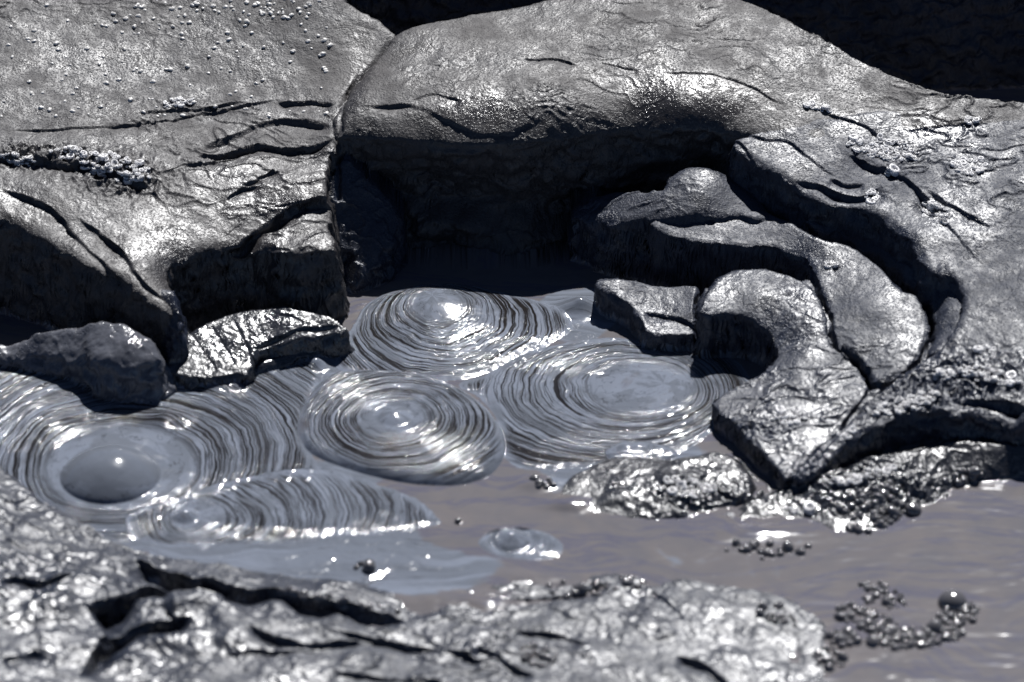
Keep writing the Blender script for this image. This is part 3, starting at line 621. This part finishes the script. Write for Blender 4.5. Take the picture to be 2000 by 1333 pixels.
def cluster(name, spots, shape, mat, jit=.2):
    vs = []; fs = []; k = 0; SV, SF = shape
    for (p, r) in spots:
        a = rng.uniform(0, 6.28); c, s = math.cos(a), math.sin(a); q = SV*(1+rng.normal(0, jit, (len(SV), 1))*.35)
        q = q*np.array([1, rng.uniform(.75, 1.1), rng.uniform(.7, 1.1)]); tx, ty = rng.normal(0, .2, 2)
        q = np.c_[q[:, 0]*c-q[:, 1]*s, q[:, 0]*s+q[:, 1]*c, q[:, 2]+q[:, 0]*tx+q[:, 1]*ty]*r+p
        vs.append(q); fs += [tuple(i+k for i in f) for f in SF]; k += len(SV)
    o = bpy.data.objects.new(name, mesh_of(name, np.vstack(vs), fs, mat)); C.objects.link(o); return o
def spots(cx, cy, rx, ry, n, r0, r1, ang=0., hollow=0.):
    L = []
    while len(L) < n:
        a = rng.uniform(0, 6.28); q = math.sqrt(rng.uniform(hollow*hollow, 1)); u, v = q*math.cos(a)*rx, q*math.sin(a)*ry
        c, s = math.cos(ang), math.sin(ang)
        px, py = cx+u*c-v*s, cy+u*s+v*c
        r = (r0*.9+(r1-r0)*rng.uniform()**1.7)*(1 if rng.uniform() < .88 else 1.6); p = hit(px, py); L.append((p, r))
    return L
FR = [(1340, 955, 60, 16, 40, .1, 0, 'pale froth crust on the low crusty rock'),
 (1680, 930, 80, 14, 40, -.25, 0, 'pale froth crust on the crown of the low bank'),
 (1560, 1000, 30, 8, 16, 0, 0, 'pale froth crust at the foot of the low bank'),
 (1725, 293, 72, 20, 90, .2, 0, 'largest patch of white froth crust at the top of the right bank'),
 (1893, 325, 34, 16, 45, 0, .45, 'ring shaped patch of white froth crust near the right edge'),
 (1828, 420, 34, 16, 38, .2, 0, 'white froth crust patch between the two cracks on the right bank'),
 (1703, 387, 16, 9, 14, 0, 0, 'little white froth crust above the deep crevice'),
 (1600, 212, 26, 6, 16, .2, 0, 'thin streak of white froth crust beside the boulder'),
 (1900, 238, 18, 7, 12, 0, 0, 'small white froth crust below the black pit on the right'),
 (1740, 338, 13, 6, 9, 0, 0, 'single froth rosette just under the largest crust'),
 (1622, 520, 13, 6, 9, 0, 0, 'white froth speck on top of the outer curved slab'),
 (1845, 735, 25, 9, 18, -.2, 0, 'white froth knob on the dark crusty ridge, left end'),
 (1930, 690, 24, 10, 16, .1, 0, 'white froth knob at the right edge above the ridge'),
 (1770, 790, 70, 16, 60, -.25, 0, 'long white froth crust along the upper lip of the trench'),
 (1930, 735, 60, 16, 45, .2, 0, 'white froth crust on the ridge at the right edge'),
 (1650, 850, 22, 9, 12, -.3, 0, 'froth rosettes at the left end of the trench lip'),
 (1540, 815, 40, 14, 26, 0, 0, 'froth crust on the sloping end of the inner slab'),
 (130, 302, 34, 9, 22, .1, 0, 'white froth crust on the ridge of the left bank'),
 (225, 330, 70, 26, 90, .2, 0, 'wide white froth crust in the middle of the left bank'),
 (25, 315, 45, 8, 30, .1, 0, 'white froth crust at the left edge of the photo'),
 (348, 203, 34, 9, 22, -.1, 0, 'small froth crust among the pebbles of the left bank')]
for cx, cy, rx, ry, n_, ang, ho, lab in FR:
    tag(cluster('froth_patch', spots(cx, cy, rx, ry, int(n_*1.3), .0045, .0095, ang, ho), (CV, CF), M['froth']), lab, 'froth patch', 'dried froth crusts on the banks', 'stuff')
BB = [(1720, 1165, 50, 22, 60, .3, 0, 'bubble froth at the upper left of the floating ring on the brown liquid'),
 (1700, 1215, 70, 22, 110, .35, 0, 'bubble froth on the left arm of the floating ring'),
 (1790, 1245, 90, 20, 140, -.1, 0, 'bubble froth on the near side of the floating ring'),
 (1870, 1205, 46, 22, 80, -.3, 0, 'bubble froth round the big dark bubble'),
 (1640, 1250, 40, 16, 40, .1, 0, 'loose bubbles left of the floating ring'),
 (1620, 1290, 30, 26, 30, 0, 0, 'bubbles at the bottom edge of the photo against the near bank'),
 (1720, 1010, 70, 22, 90, -.3, 0, 'bubble froth along the shore of the low bank'),
 (1700, 975, 70, 18, 60, -.3, 0, 'bubble froth higher up on the low bank'),
 (1880, 935, 40, 12, 40, -.1, 0, 'bubble froth at the tip of the low bank'),
 (1050, 1280, 40, 22, 35, .4, 0, 'bubbles in the crevice of the near bank'),
 (1480, 1075, 90, 16, 22, .1, 0, 'loose small bubbles on the liquid below the low bank'),
 (1060, 945, 26, 10, 14, .3, 0, 'tiny bubbles where the broad bubble meets the low crusty rock'),
 (1150, 1150, 120, 18, 40, -.1, 0, 'glinting bubbles along the middle of the near shore'),
 (720, 1110, 26, 12, 12, 0, 0, 'small bubbles in the grey film near the front shore'),
 (660, 1180, 120, 12, 40, .15, 0, 'glinting bubbles above the long dark crevice of the near bank'),
 (1520, 1200, 50, 20, 30, .4, 0, 'bubbles at the right end of the near bank')]
for cx, cy, rx, ry, n_, ang, ho, lab in BB:
    tag(cluster('bubble_froth', spots(cx, cy, rx, ry, int(n_*.9), .004, .0135, ang, ho), (BV, BF), M['skin'], .12), lab, 'bubble froth', 'wet bubble froth', 'stuff')
def dome(px, py, r, lab, hz=.8):
    p = hit(px, py); o = bpy.data.objects.new('bubble', mesh_of('bubble', ball(28, 14)[0]*np.array([r, r, r*hz]), ball(28, 14)[1], M['skin'])); C.objects.link(o); o.location = p
    tag(o, lab, 'bubble'); return o
dome(1860, 1178, .034, 'big black glossy bubble in the floating froth ring', .85)
dome(895, 1017, .008, 'tiny dark bubble in the brown liquid above the small round mud bubble')
dome(1790, 998, .012, 'dark bubble alone on the brown liquid near the right edge')
dome(1578, 1070, .010, 'dark bubble on the liquid below the low bank')
dome(720, 1103, .016, 'clear bubble in the grey film near the front shore', .7)
# pebbles
PV, PF = ball(8, 5, -.5)
pm = []
for k in range(5):
    q = PV*(1+rng.normal(0, .13, (len(PV), 1)))*np.array([1, .75, .6]); pm.append(mesh_of('pebble', q, PF, M['pebble']))
n_ = 0
for k in range(200):
    px, py = rng.uniform(0, 650), rng.uniform(0, 230)
    if rng.uniform() < .3: py = rng.uniform(0, 40); px = rng.uniform(250, 620)
    p = hit(px, py)
    o = bpy.data.objects.new('pebble', pm[k % 5]); C.objects.link(o); o.location = p; s = rng.uniform(.004, .0095); o.scale = (s, s, s); o.rotation_euler = (0, 0, rng.uniform(0, 6.28))
    lab = 'tiny pale pebble in the dense scatter along the top edge of the left bank' if py < 42 and 250 < px < 620 else ('tiny pale pebble on the left half of the smooth upper slope' if px < 325 else 'tiny pale pebble on the smooth slope nearer the crack beside the boulder')
    tag(o, lab, 'pebble', 'pebbles scattered over the upper left bank')
